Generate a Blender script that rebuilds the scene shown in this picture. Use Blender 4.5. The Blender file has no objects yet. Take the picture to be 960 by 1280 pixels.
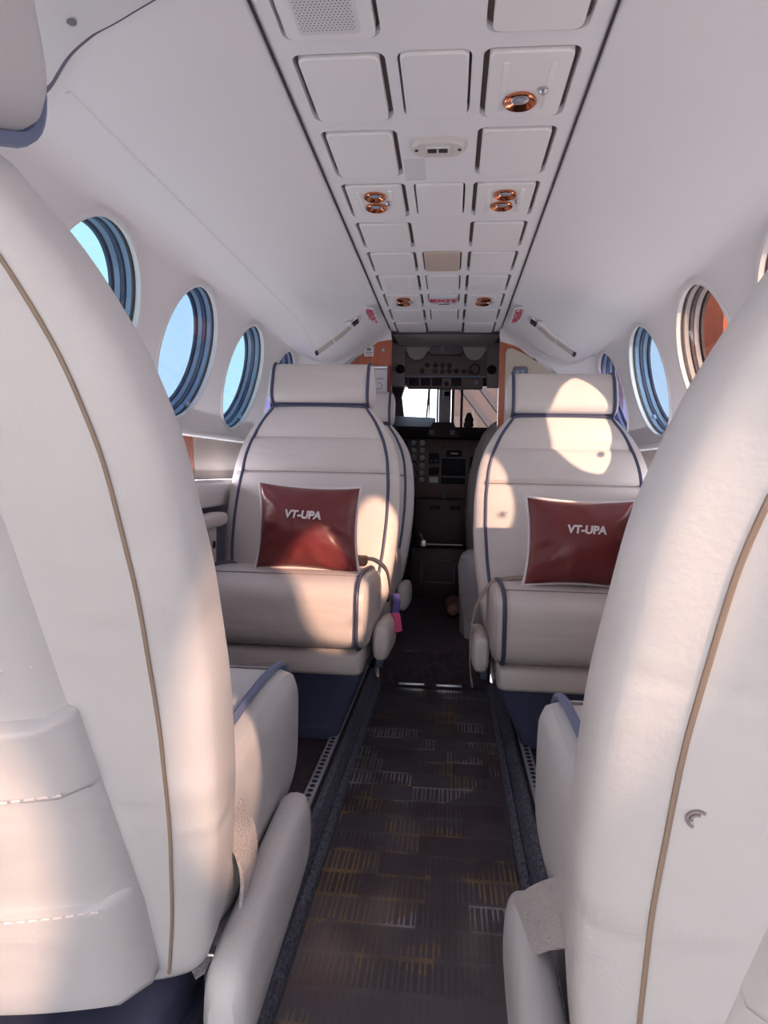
import bpy, bmesh, math, random
from mathutils import Vector, Matrix
import numpy as np
R = math.radians
random.seed(7)
scn = bpy.context.scene
COL = scn.collection

# ------------------------------------------------------------------ camera
F, VPX, VPY, ROLL = 850.0, 563.0, 588.0, R(1.2)
yv = Vector((VPX-480, -(VPY-640), -F)).normalized()
xv = Vector((math.cos(ROLL), -math.sin(ROLL), 0)); xv = (xv - yv*xv.dot(yv)).normalized()
zv = xv.cross(yv)
cam = bpy.data.cameras.new('camera'); cam_o = bpy.data.objects.new('camera', cam); COL.objects.link(cam_o)
M = Matrix((xv, yv, zv)).to_4x4(); M.translation = Vector((.045, 0, .82))
cam_o.matrix_world = M
cam.sensor_fit = 'VERTICAL'; cam.sensor_height = 36.0; cam.lens = F*36.0/1280.0
cam.clip_start = .02; cam.clip_end = 500
scn.camera = cam_o

# ------------------------------------------------------------------ sky, sun, exposure
w = bpy.data.worlds.new('sky'); scn.world = w; w.use_nodes = True
nt = w.node_tree; nt.nodes.clear()
tc = nt.nodes.new('ShaderNodeTexCoord'); sp = nt.nodes.new('ShaderNodeSeparateXYZ')
rp = nt.nodes.new('ShaderNodeValToRGB'); bg = nt.nodes.new('ShaderNodeBackground'); wo = nt.nodes.new('ShaderNodeOutputWorld')
rp.color_ramp.elements[0].position = 0.0; rp.color_ramp.elements[0].color = (.87, .92, 1, 1)
rp.color_ramp.elements[1].position = .55; rp.color_ramp.elements[1].color = (.62, .78, 1, 1)
nt.links.new(tc.outputs['Generated'], sp.inputs[0]); nt.links.new(sp.outputs['Z'], rp.inputs[0])
nt.links.new(rp.outputs[0], bg.inputs['Color']); bg.inputs['Strength'].default_value = 4.7
nt.links.new(bg.outputs[0], wo.inputs[0])
sun = bpy.data.lights.new('sun', 'SUN'); sun.energy = 26.0; sun.angle = R(1.2); sun.color = (1, .84, .66)
sun_o = bpy.data.objects.new('sun', sun); COL.objects.link(sun_o)
sun_o.rotation_euler = Vector((-1, 1.4, -.63)).to_track_quat('-Z', 'Y').to_euler()
sun_o.location = (6, -6, 5)
scn.view_settings.view_transform = 'Standard'; scn.view_settings.look = 'None'
scn.view_settings.gamma = 1; scn.view_settings.use_curve_mapping = False
scn.view_settings.exposure = 0.1

# ------------------------------------------------------------------ materials
def mat(name, col, rough=.5, metal=0, bump=0, bscale=60, var=0, vscale=6, spec=.5, coat=0, sheen=0, emis=0):
    m = bpy.data.materials.new(name); m.use_nodes = True
    t = m.node_tree; b = t.nodes['Principled BSDF']
    b.inputs['Base Color'].default_value = (*col, 1); b.inputs['Roughness'].default_value = rough
    b.inputs['Metallic'].default_value = metal; b.inputs['Specular IOR Level'].default_value = spec
    b.inputs['Coat Weight'].default_value = coat; b.inputs['Sheen Weight'].default_value = sheen
    if emis:
        b.inputs['Emission Color'].default_value = (*col, 1); b.inputs['Emission Strength'].default_value = emis
    c = t.nodes.new('ShaderNodeTexCoord')
    if var:
        n = t.nodes.new('ShaderNodeTexNoise'); n.inputs['Scale'].default_value = vscale; n.inputs['Detail'].default_value = 5
        r = t.nodes.new('ShaderNodeValToRGB')
        r.color_ramp.elements[0].color = tuple(max(0, x*(1-var)) for x in col)+(1,)
        r.color_ramp.elements[1].color = tuple(min(1, x*(1+var)) for x in col)+(1,)
        r.color_ramp.elements[0].position = .3; r.color_ramp.elements[1].position = .7
        t.links.new(c.outputs['Object'], n.inputs['Vector']); t.links.new(n.outputs['Fac'], r.inputs[0])
        t.links.new(r.outputs[0], b.inputs['Base Color'])
    if bump:
        n = t.nodes.new('ShaderNodeTexNoise'); n.inputs['Scale'].default_value = bscale; n.inputs['Detail'].default_value = 4
        bp = t.nodes.new('ShaderNodeBump'); bp.inputs['Strength'].default_value = bump; bp.inputs['Distance'].default_value = .01
        t.links.new(c.outputs['Object'], n.inputs['Vector']); t.links.new(n.outputs['Fac'], bp.inputs['Height'])
        t.links.new(bp.outputs[0], b.inputs['Normal'])
    return m

def leather(name, col, rough=.42):
    """soft leather: fine grain plus broad wrinkles"""
    m = mat(name, col, rough, var=.05, vscale=4, spec=.4)
    t = m.node_tree; b = t.nodes['Principled BSDF']; c = t.nodes['Texture Coordinate']
    n1 = t.nodes.new('ShaderNodeTexNoise'); n1.inputs['Scale'].default_value = 240; n1.inputs['Detail'].default_value = 3
    mp = t.nodes.new('ShaderNodeMapping'); mp.inputs['Scale'].default_value = (4, 4, 11)
    n2 = t.nodes.new('ShaderNodeTexNoise'); n2.inputs['Scale'].default_value = 1.0; n2.inputs['Detail'].default_value = 2; n2.inputs['Distortion'].default_value = .6
    a = t.nodes.new('ShaderNodeMath'); a.operation = 'MULTIPLY_ADD'; a.inputs[1].default_value = .04
    bp = t.nodes.new('ShaderNodeBump'); bp.inputs['Strength'].default_value = .35; bp.inputs['Distance'].default_value = .02
    t.links.new(c.outputs['Object'], n1.inputs['Vector']); t.links.new(c.outputs['Object'], mp.inputs[0]); t.links.new(mp.outputs[0], n2.inputs['Vector'])
    t.links.new(n1.outputs['Fac'], a.inputs[0]); t.links.new(n2.outputs['Fac'], a.inputs[2])
    t.links.new(a.outputs[0], bp.inputs['Height']); t.links.new(bp.outputs[0], b.inputs['Normal'])
    return m

def pane_mat(name, tint, gloss=.06):
    m = bpy.data.materials.new(name); m.use_nodes = True; t = m.node_tree; t.nodes.clear()
    o = t.nodes.new('ShaderNodeOutputMaterial'); tr = t.nodes.new('ShaderNodeBsdfTransparent'); tr.inputs[0].default_value = (*[math.sqrt(x) for x in tint], 1)   # two faces of one sheet
    g = t.nodes.new('ShaderNodeBsdfGlossy'); g.inputs['Roughness'].default_value = .03
    mx = t.nodes.new('ShaderNodeMixShader'); mx.inputs[0].default_value = gloss
    t.links.new(tr.outputs[0], mx.inputs[1]); t.links.new(g.outputs[0], mx.inputs[2]); t.links.new(mx.outputs[0], o.inputs[0])
    return m

def wood(name, col):
    m = mat(name, col, .3, coat=.4)
    t = m.node_tree; b = t.nodes['Principled BSDF']; c = t.nodes['Texture Coordinate']
    mp = t.nodes.new('ShaderNodeMapping'); mp.inputs['Scale'].default_value = (12, 12, 2)
    n = t.nodes.new('ShaderNodeTexNoise'); n.inputs['Scale'].default_value = 3; n.inputs['Detail'].default_value = 6; n.inputs['Distortion'].default_value = 1
    r = t.nodes.new('ShaderNodeValToRGB')
    r.color_ramp.elements[0].position = .3; r.color_ramp.elements[1].position = .7
    r.color_ramp.elements[0].color = tuple(x*.75 for x in col)+(1,); r.color_ramp.elements[1].color = tuple(min(1, x*1.15) for x in col)+(1,)
    t.links.new(c.outputs['Object'], mp.inputs[0]); t.links.new(mp.outputs[0], n.inputs['Vector'])
    t.links.new(n.outputs['Fac'], r.inputs[0]); t.links.new(r.outputs[0], b.inputs['Base Color'])
    return m

def carpet_mat(name):
    """dark printed runner: cells of plain and pin-striped blocks in grey, gold and white, plus painted white glints"""
    m = bpy.data.materials.new(name); m.use_nodes = True; t = m.node_tree; b = t.nodes['Principled BSDF']
    N = lambda k: t.nodes.new(k)
    def mth(op, a, b_=None, c_=None):
        n = N('ShaderNodeMath'); n.operation = op
        for i, v in enumerate((a, b_, c_)):
            if v is None: continue
            if isinstance(v, (int, float)): n.inputs[i].default_value = v
            else: t.links.new(v, n.inputs[i])
        return n.outputs[0]
    c = N('ShaderNodeTexCoord'); s = N('ShaderNodeSeparateXYZ'); t.links.new(c.outputs['Object'], s.inputs[0])
    X, Y = s.outputs['X'], s.outputs['Y']
    row = mth('FLOOR', mth('DIVIDE', Y, .078))
    fy = mth('FRACT', mth('DIVIDE', Y, .078))
    wr = N('ShaderNodeTexWhiteNoise'); wr.noise_dimensions = '1D'; t.links.new(row, wr.inputs['W'])
    xs = mth('ADD', mth('DIVIDE', X, .098), wr.outputs['Value'])
    colm = mth('FLOOR', xs)
    cb = N('ShaderNodeCombineXYZ'); t.links.new(row, cb.inputs[0]); t.links.new(colm, cb.inputs[1])
    wn = N('ShaderNodeTexWhiteNoise'); wn.noise_dimensions = '2D'; t.links.new(cb.outputs[0], wn.inputs['Vector'])
    r1 = wn.outputs['Value']
    sc = N('ShaderNodeSeparateColor'); t.links.new(wn.outputs['Color'], sc.inputs[0])
    st = mth('FRACT', mth('DIVIDE', X, .0215))
    d = mth('ABSOLUTE', mth('SUBTRACT', st, .5))
    line = mth('MULTIPLY', mth('GREATER_THAN', d, .20), mth('LESS_THAN', d, .38))
    ends = mth('GREATER_THAN', mth('ABSOLUTE', mth('SUBTRACT', fy, .5)), .42)
    line = mth('MAXIMUM', line, ends)
    striped = mth('GREATER_THAN', r1, .3)
    wear = N('ShaderNodeTexNoise'); wear.inputs['Scale'].default_value = 9; wear.inputs['Detail'].default_value = 5
    t.links.new(c.outputs['Object'], wear.inputs['Vector'])
    wearm = N('ShaderNodeMapRange'); wearm.inputs[1].default_value = .38; wearm.inputs[2].default_value = .62
    t.links.new(wear.outputs['Fac'], wearm.inputs[0])
    mask = mth('MULTIPLY', mth('MULTIPLY', line, striped), wearm.outputs[0])
    gold = N('ShaderNodeTexNoise'); gold.inputs['Scale'].default_value = 4.3; t.links.new(c.outputs['Object'], gold.inputs['Vector'])
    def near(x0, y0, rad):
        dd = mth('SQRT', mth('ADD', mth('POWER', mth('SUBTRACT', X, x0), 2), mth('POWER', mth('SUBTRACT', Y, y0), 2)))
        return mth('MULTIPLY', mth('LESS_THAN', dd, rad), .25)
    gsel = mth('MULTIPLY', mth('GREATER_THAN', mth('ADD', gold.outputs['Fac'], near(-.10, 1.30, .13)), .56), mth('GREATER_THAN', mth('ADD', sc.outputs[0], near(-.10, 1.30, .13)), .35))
    wsel = mth('GREATER_THAN', mth('ADD', sc.outputs[1], mth('MULTIPLY', near(-.10, 1.85, .26), 2)), .83)  # scattered white print, plus a spot of white cells painting floor glints
    def mix(f, a, b_):
        n = N('ShaderNodeMix'); n.data_type = 'RGBA'
        t.links.new(f, n.inputs[0])
        for i, v in ((6, a), (7, b_)):
            if isinstance(v, tuple): n.inputs[i].default_value = (*v, 1)
            else: t.links.new(v, n.inputs[i])
        return n.outputs[2]
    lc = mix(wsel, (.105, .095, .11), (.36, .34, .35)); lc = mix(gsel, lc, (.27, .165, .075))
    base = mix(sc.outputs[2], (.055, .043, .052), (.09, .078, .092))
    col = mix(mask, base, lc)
    t.links.new(col, b.inputs['Base Color'])
    b.inputs['Roughness'].default_value = .42; b.inputs['Specular IOR Level'].default_value = .35; b.inputs['Coat Weight'].default_value = .7; b.inputs['Coat Roughness'].default_value = .16
    n3 = N('ShaderNodeTexNoise'); n3.inputs['Scale'].default_value = 28; t.links.new(c.outputs['Object'], n3.inputs['Vector'])
    bp = N('ShaderNodeBump'); bp.inputs['Strength'].default_value = .25; bp.inputs['Distance'].default_value = .01
    hh = mth('ADD', mth('MULTIPLY', mask, .25), n3.outputs['Fac'])
    t.links.new(hh, bp.inputs['Height']); t.links.new(bp.outputs[0], b.inputs['Normal'])
    return m

CREAM = leather('cream_leather', (.66, .60, .575))
GREYL = leather('pale_grey_leather', (.62, .615, .635))
PIPE = mat('navy_piping', (.060, .065, .125), .45)
PIPE2 = mat('blue_piping', (.15, .19, .33), .45)
SEAM = mat('tan_seam', (.32, .24, .19), .7)
SEAMD = mat('shadow_seam_thread', (.30, .26, .26), .8)
NAVY = leather('navy_vinyl', (.075, .085, .155), .45)
RED = leather('maroon_leather', (.185, .036, .038), .30)
WHITE = mat('white_plastic', (.72, .70, .70), .45, bump=.05, bscale=300)
LINER = mat('headliner', (.80, .775, .785), .55, bump=.04, bscale=160, spec=.3)
PLATE = mat('ceiling_plate', (.82, .795, .795), .42)
BEIGE = mat('beige_insert', (.52, .44, .40), .6, bump=.08, bscale=200)
GAP = mat('dark_gap', (.035, .02, .024), .7)
WOODM = wood('red_veneer', (.44, .105, .045))
COPPER = mat('copper', (.62, .23, .115), .2, metal=1)
LENS = mat('lens', (.32, .33, .38), .15, coat=1)
METAL = mat('brushed_metal', (.55, .55, .58), .35, metal=1)
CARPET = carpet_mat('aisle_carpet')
CARPET2 = mat('dark_carpet', (.055, .036, .047), .9, bump=.5, bscale=220, var=.4, vscale=40)
FUZZ = mat('fuzzy_edge_carpet', (.15, .155, .21), .95, bump=1.0, bscale=260, var=.55, vscale=150)
DARK = mat('dark_maroon_black', (.036, .012, .020), .5)
COCK = mat('cockpit_liner', (.17, .14, .155), .7, bump=.1, bscale=120)
PANELM = mat('panel_face', (.16, .095, .09), .55, bump=.06, bscale=200)
OVERM = mat('overhead_face', (.17, .125, .125), .55)
SHIELD = mat('glareshield_vinyl', (.03, .017, .024), .7, bump=.2, bscale=120)
GLASSD = mat('dark_display', (.018, .012, .022), .5, spec=.15)
GAUGE = mat('gauge_face', (.055, .065, .10), .3, coat=.6)
TXTW = mat('white_thread', (.80, .74, .76), .7)
TXTR = mat('red_print', (.50, .05, .10), .5)
REDM = mat('exit_red', (.62, .02, .05), .4)
CARD = mat('paper_card', (.70, .68, .72), .5)
INK = mat('ink', (.18, .17, .21), .6)
CLOTH = mat('grey_cloth', (.44, .40, .39), .9, bump=.3, bscale=180, var=.1)
CLOTHL = mat('light_grey_cloth', (.42, .38, .385), .9, bump=.3, bscale=180)
WEB = mat('belt_webbing', (.50, .47, .48), .75, bump=.5, bscale=350)
WEBT = mat('tan_webbing', (.42, .33, .27), .75, bump=.5, bscale=350)
PINK = mat('pink_yarn', (.75, .10, .26), .9, bump=.8, bscale=120)
VIOLET = mat('violet_yarn', (.13, .11, .36), .9)
BROWN = mat('brown_leather_strap', (.26, .11, .05), .5)
RINGDW = mat('window_ring_dark_grey', (.13, .09, .09), .35)
RINGLW = mat('window_ring_light_grey', (.50, .44, .43), .3)
RINGD = mat('window_ring_dark', (.055, .085, .16), .35)
RINGL = mat('window_ring_light', (.24, .36, .52), .3)
TAN = mat('tan_plate', (.56, .45, .385), .5)
PURP = mat('purple_grey_vinyl', (.12, .10, .145), .6)
PLINTH = mat('blue_grey_lower_wall', (.12, .125, .18), .7, bump=.2, bscale=150)

# ------------------------------------------------------------------ helpers
def link(o, parent=None):
    COL.objects.link(o)
    if parent is not None: o.parent = parent
    return o
def obj(name, verts, faces, m, parent=None, smooth=True, sharp=None):
    me = bpy.data.meshes.new(name); me.from_pydata([tuple(v) for v in verts], [], faces); me.update()
    bm = bmesh.new(); bm.from_mesh(me); bmesh.ops.recalc_face_normals(bm, faces=bm.faces); bm.to_mesh(me); bm.free()
    if smooth:
        me.shade_smooth()
        if sharp is not None: me.set_sharp_from_angle(angle=R(sharp))
    me.materials.append(m)
    return link(bpy.data.objects.new(name, me), parent)
def tag(o, label, cat, group=None, kind=None):
    if label: o['label'] = label
    if cat: o['category'] = cat
    if group: o['group'] = group
    if kind: o['kind'] = kind
    return o
def empty(name, loc, label, cat, rz=0, group=None):
    o = bpy.data.objects.new(name, None); o.empty_display_size = .1; link(o)
    o.location = loc; o.rotation_euler = (0, 0, rz)
    return tag(o, label, cat, group)
def struct(o, label=None):
    o['kind'] = 'structure'
    if label: o['label'] = label
    return o
class MB:
    """collects shapes that belong to one part"""
    def __init__(s): s.v = []; s.f = []
    def add(s, v, f):
        n = len(s.v); s.v += [Vector(p) for p in v]; s.f += [[i+n for i in q] for q in f]; return s
    def box(s, a, b, bev=0):
        bm = bmesh.new(); bmesh.ops.create_cube(bm, size=1)
        c = [(a[i]+b[i])/2 for i in range(3)]; d = [abs(b[i]-a[i]) for i in range(3)]
        for v in bm.verts: v.co = Vector([c[i]+v.co[i]*d[i] for i in range(3)])
        if bev: bmesh.ops.bevel(bm, geom=list(bm.edges), offset=min(bev, min(d)*.45), segments=3, profile=.5, affect='EDGES')
        return s.bm(bm)
    def bm(s, bm):
        bm.verts.index_update()
        s.add([v.co.copy() for v in bm.verts], [[v.index for v in f.verts] for f in bm.faces]); bm.free(); return s
    def tube(s, pts, r, n=8, closed=False):
        pts = [Vector(p) for p in pts]; N = len(pts); rings = []
        prev = None
        for i, p in enumerate(pts):
            if closed: t = pts[(i+1) % N]-pts[i-1]
            else: t = pts[min(i+1, N-1)]-pts[max(i-1, 0)]
            t.normalize()
            if prev is None:
                a = Vector((0, 0, 1)) if abs(t.z) < .9 else Vector((1, 0, 0)); u = t.cross(a).normalized()
            else: u = (prev-t*prev.dot(t)).normalized()
            prev = u; q = t.cross(u)
            rr = r[i] if isinstance(r, (list, tuple)) else r
            rings.append([p+u*math.cos(2*math.pi*k/n)*rr+q*math.sin(2*math.pi*k/n)*rr for k in range(n)])
        return s.loft(rings, closed)
    def loft(s, rings, closed=False, caps=True):
        n = len(rings[0]); base = len(s.v); N = len(rings)
        for r in rings: s.v += [Vector(p) for p in r]
        for i in range(N if closed else N-1):
            j = (i+1) % N
            for k in range(n):
                s.f.append([base+i*n+k, base+i*n+(k+1) % n, base+j*n+(k+1) % n, base+j*n+k])
        if caps and not closed:
            for i in (0, N-1):
                c = len(s.v); s.v.append(sum((Vector(p) for p in rings[i]), Vector())/n)
                for k in range(n): s.f.append([c, base+i*n+k, base+i*n+(k+1) % n])
        return s
    def lathe(s, prof, c, ax=(0, 0, 1), n=24):
        ax = Vector(ax).normalized(); a = Vector((1, 0, 0)) if abs(ax.x) < .9 else Vector((0, 1, 0))
        u = ax.cross(a).normalized(); q = ax.cross(u); c = Vector(c)
        return s.loft([[c+ax*h+(u*math.cos(2*math.pi*k/n)+q*math.sin(2*math.pi*k/n))*max(r, 1e-4) for k in range(n)] for r, h in prof])
    def prism(s, poly, off):
        """polygon (3D points) extruded along off"""
        off = Vector(off); n = len(poly); b = len(s.v)
        s.v += [Vector(p) for p in poly]+[Vector(p)+off for p in poly]
        s.f.append([b+i for i in range(n)]); s.f.append([b+n+i for i in range(n)])
        for i in range(n): s.f.append([b+i, b+(i+1) % n, b+n+(i+1) % n, b+n+i])
        return s
    def ribbon(s, pts, wid, wd, th=.002):
        wd = [Vector(x).normalized() for x in (wd if isinstance(wd[0], (tuple, list, Vector)) else [wd]*len(pts))]
        pts = [Vector(p) for p in pts]; N = len(pts); rings = []
        for i, p in enumerate(pts):
            t = (pts[min(i+1, N-1)]-pts[max(i-1, 0)]).normalized(); a = (wd[i]-t*wd[i].dot(t)).normalized(); nn = t.cross(a)
            rings.append([p+a*wid/2+nn*th, p-a*wid/2+nn*th, p-a*wid/2-nn*th, p+a*wid/2-nn*th])
        return s.loft(rings)
    def build(s, name, m, parent=None, smooth=True, sharp=35):
        return obj(name, s.v, s.f, m, parent, smooth, sharp)
def rrect(x0, x1, y0, y1, r, n=5):
    p = []
    for cx, cy, a0 in ((x1-r, y1-r, 0), (x0+r, y1-r, 90), (x0+r, y0+r, 180), (x1-r, y0+r, 270)):
        for k in range(n+1):
            a = R(a0+90*k/n); p.append((cx+r*math.cos(a), cy+r*math.sin(a)))
    return p
def smooth_path(pts, n=8):
    """Catmull-Rom"""
    P = [Vector(p) for p in pts]; P = [P[0]*2-P[1]]+P+[P[-1]*2-P[-2]]; out = []
    for i in range(1, len(P)-2):
        for k in range(n):
            t = k/n; a, b, c, d = P[i-1], P[i], P[i+1], P[i+2]
            out.append(.5*((2*b)+(c-a)*t+(2*a-5*b+4*c-d)*t*t+(3*b-a-3*c+d)*t**3))
    return out+[P[-2]]
def interp(x, xs, ys): return float(np.interp(x, xs, ys))
def sgnpow(c, e): return math.copysign(abs(c)**e, c)
def text(name, s, size, m, mtx, parent=None, ext=.0006, align='CENTER', shear=0, bold=0):
    cu = bpy.data.curves.new(name, 'FONT'); cu.body = s; cu.size = size; cu.align_x = align; cu.align_y = 'CENTER'
    cu.extrude = ext; cu.shear = shear; cu.offset = bold
    o = bpy.data.objects.new(name, cu); COL.objects.link(o)
    dg = bpy.context.evaluated_depsgraph_get(); me = bpy.data.meshes.new_from_object(o.evaluated_get(dg))
    bpy.data.objects.remove(o); bpy.data.curves.remove(cu)
    me.materials.clear(); me.materials.append(m)
    o = bpy.data.objects.new(name, me); link(o, parent); o.matrix_local = mtx
    return o
def boolean(o, cutter):
    md = o.modifiers.new('cut', 'BOOLEAN'); md.object = cutter; md.operation = 'DIFFERENCE'; md.solver = 'EXACT'
    dg = bpy.context.evaluated_depsgraph_get(); me = bpy.data.meshes.new_from_object(o.evaluated_get(dg))
    o.modifiers.clear(); old = o.data; o.data = me; bpy.data.meshes.remove(old)
    cm = cutter.data; bpy.data.objects.remove(cutter); bpy.data.meshes.remove(cm)
    me.shade_smooth(); me.set_sharp_from_angle(angle=R(30))
def axes(x, y, z, t):
    m = Matrix((x, y, z)).transposed().to_4x4(); m.translation = Vector(t); return m

# ------------------------------------------------------------------ outside ground and hangar
tag(MB().box((-200, -200, -1.5), (200, 200, -1.3)).build('apron', mat('concrete', (.46, .43, .41), .9, var=.15, vscale=.4), smooth=False), 'pale concrete apron outside the aircraft', 'ground', kind='structure')

# ------------------------------------------------------------------ floor
Y0, Y1 = -2.3, 3.1
f = MB().box((-.205, Y0, -.05), (.215, 2.53, 0)).build('floor', CARPET, smooth=False); struct(f, 'dark patterned aisle carpet with gold and white pin stripes and a patch of painted glints')
f = MB().box((-.205, 2.53, -.05), (.215, 4.6, .14), .008).box((-.76, 3.132, -.05), (-.206, 4.6, .139)).box((.216, 3.132, -.05), (.76, 4.6, .139)).build('floor', CARPET2); struct(f, 'raised dark carpeted step up to the cockpit')
nose = MB().box((-.13, 2.522, .004), (-.03, 2.535, .016), .003).box((.01, 2.522, .004), (.11, 2.535, .016), .003).build('floor_strip', METAL, f)
for s, nm in ((-1, 'left'), (1, 'right')):
    c = .005
    x = lambda v: c+s*v
    p = MB().box((x(.235), Y0, -.05), (x(.76), Y1, .05)).build('floor', CARPET2, smooth=False); struct(p, 'dark raised floor under the %s seats' % nm)
    prof = [(.200, -.05), (.200, .012), (.206, .022), (.214, .026), (.217, .018), (.221, .03), (.229, .056), (.240, .060), (.246, .056), (.248, -.05)]
    e = MB().loft([[(x(a), yy, b) for a, b in prof] for yy in np.linspace(Y0, 2.55, 60)]).build('baseboard_%s' % nm, FUZZ); struct(e, 'fuzzy blue grey carpet roll along the %s edge of the aisle' % nm)
    tr = MB().box((x(.255), Y0, .048), (x(.281), 3.0, .060), .002).build('trim_%d' % (1 if s < 0 else 2), mat('track_%s' % nm, (.42, .44, .52), .4)); struct(tr, 'perforated metal seat track on the %s' % nm)
    st = MB()
    for k in range(150):
        yy = -.6+k*.024; st.lathe([(.007, 0), (.007, .002)], (x(.268), yy, .0595), n=6)
    st = st.build('track_hole', GAP, tr); st['kind'] = 'stuff'
    MB().box((x(.249), Y0, .045), (x(.256), 2.55, .054)).build('track_gap', GAP, tr)

# ------------------------------------------------------------------ walls with round windows
SEC = [(.755, .03), (.758, .4), (.755, .72), (.750, .86), (.7435, .93), (.719, 1.023), (.694, 1.117), (.6696, 1.21), (.645, 1.30), (.637, 1.322), (.622, 1.338), (.60, 1.3485), (.57, 1.3575), (.535, 1.3660), (.50, 1.3748), (.45, 1.3880), (.40, 1.4010), (.32, 1.421), (.240, 1.441)]
def section_x(z):
    return interp(z, [p[1] for p in SEC[:13]], [p[0] for p in SEC[:13]])
def drop(xx, y):
    """how far the headliner comes down towards the forward arch"""
    t = min(1, max(0, (y-2.42)/.62)); t = t*t*(3-2*t)
    return .080*t*interp(abs(xx), [.26, .36, .42, .54, .60, .64], [0, .55, .9, 1, .55, 0])
def section_z(xx, y=0):
    return interp(abs(xx), [p[0] for p in reversed(SEC[8:])], [p[1] for p in reversed(SEC[8:])])-drop(xx, y)
WY = [-1.90, -1.46, -1.03, -.62, -.175, .33, .835, 1.345, 1.855, 2.36, 2.87]  # unseen aft windows respaced to land sun patches on the near left seat
TILT = math.atan2(.645-.7435, 1.30-.93)      # lean of the window wall
WC = (.692, 1.13); WR = .186
def wall(s, nm):
    c = .003
    out = [(a+.075+.0*b, b) if b < 1.3 else (a+.06*min(1, max(.0, (a-.24)/.35)), b+.085) for a, b in SEC]
    ring = SEC+out[::-1]
    ys = np.linspace(Y0, Y1, 45)
    o = MB().loft([[(c+s*a, yy, b-(drop(a, yy) if k < len(SEC) and b > 1.29 else 0)) for k, (a, b) in enumerate(ring)] for yy in ys]).build('wall_%s' % nm, LINER)
    nv = Vector((s*math.cos(TILT), 0, -math.sin(TILT)))
    cut = MB()
    for yy in WY: cut.lathe([(WR, -.13), (WR, .2)], (c+s*WC[0], yy, WC[1]), nv, 56)
    boolean(o, cut.build('cutter', LINER))
    struct(o, 'curved off white %s cabin wall' % nm)
    return nv
nvL = wall(-1, 'left'); nvR = wall(1, 'right')
# window rings and panes; local z runs outward
def ring_prof(name, prof, m, parent, n=56):
    return MB().loft([[(r*math.cos(2*math.pi*k/n), r*math.sin(2*math.pi*k/n), h) for r, h in prof] for k in range(n)], closed=True).build(name, m, parent, sharp=40)
def disc(name, r, z, m, parent, th=.002):
    return MB().lathe([(r, z), (r, z+th)], (0, 0, 0), n=56).build(name, m, parent, smooth=False)
tints = {
 'L': [(.17,.19,.21)]*7+[(.16,.25,.27), (.135,.19,.24), (.14,.22,.25), (.10,.085,.17)],
 'R': [(.17,.128,.112)]*5+[(.23,.168,.148), (.25,.18,.155), (.24,.19,.17), (.23,.19,.165)]}
tints['R'] = tints['R'][:8]+[(.25,.21,.19), (.13,.17,.21), (.105,.09,.16)]
CLEAR = pane_mat('clear_acrylic', (.96, .97, .98), .04)
wi = 0
for s, key, nv in ((-1, 'L', nvL), (1, 'R', nvR)):
    up = Vector((0, 0, 1)); up = (up-nv*up.dot(nv)).normalized(); sx = up.cross(nv)
    for i, yy in enumerate(WY):
        wi += 1
        W = ring_prof('window_%d' % wi, [(WR-.004, -.004), (WR+.004, -.006), (WR+.009, -.002), (WR+.009, .004), (WR-.004, .006)], WHITE, None)
        W.matrix_world = axes(sx, up, nv, (.003+s*WC[0], yy, WC[1]))
        struct(W, 'round %s cabin window, number %d from the back' % ('left' if s < 0 else 'right', i+1))
        rd_, rl_ = (RINGDW, RINGLW) if (key == 'R' and yy < 2.2) else (RINGD, RINGL)
        disc('inner_pane', WR-.003, .008, CLEAR, W, .0015)
        ring_prof('gasket', [(WR-.001, .010), (WR-.004, .011), (WR-.004, .016), (WR-.001, .017)], GAP, W)
        ring_prof('reveal', [(WR-.001, .018), (WR-.003, .019), (WR-.005, .030), (WR-.001, .031)], rl_, W)
        ring_prof('inner_ring', [(WR-.001, .032), (WR-.009, .033), (WR-.011, .040), (WR-.001, .041)], rd_, W)
        ring_prof('outer_ring', [(WR-.001, .042), (WR-.010, .043), (WR-.014, .054), (WR-.001, .056)], rl_, W)
        ring_prof('frame_ring', [(WR-.001, .057), (WR-.020, .058), (WR-.022, .064), (WR-.001, .066)], rd_, W)
        disc('tinted_pane', WR-.003, .068, pane_mat('tint_%d' % wi, tints[key][i], .02), W)
        # little catch that turns the inner pane
        kb = MB().lathe([(.010, 0), (.010, .006), (.006, .012), (.0, .013)], (s*.09 if s < 0 else .06, -.135 if s < 0 else -.12, .012), (0, 0, -1), 12)
        kb.box((.045 if s > 0 else -.102, -.126 if s > 0 else -.141, .002), (.075 if s > 0 else -.078, -.114 if s > 0 else -.129, .012), .003)
        kb.build('pane_catch', RINGL, W)

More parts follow.
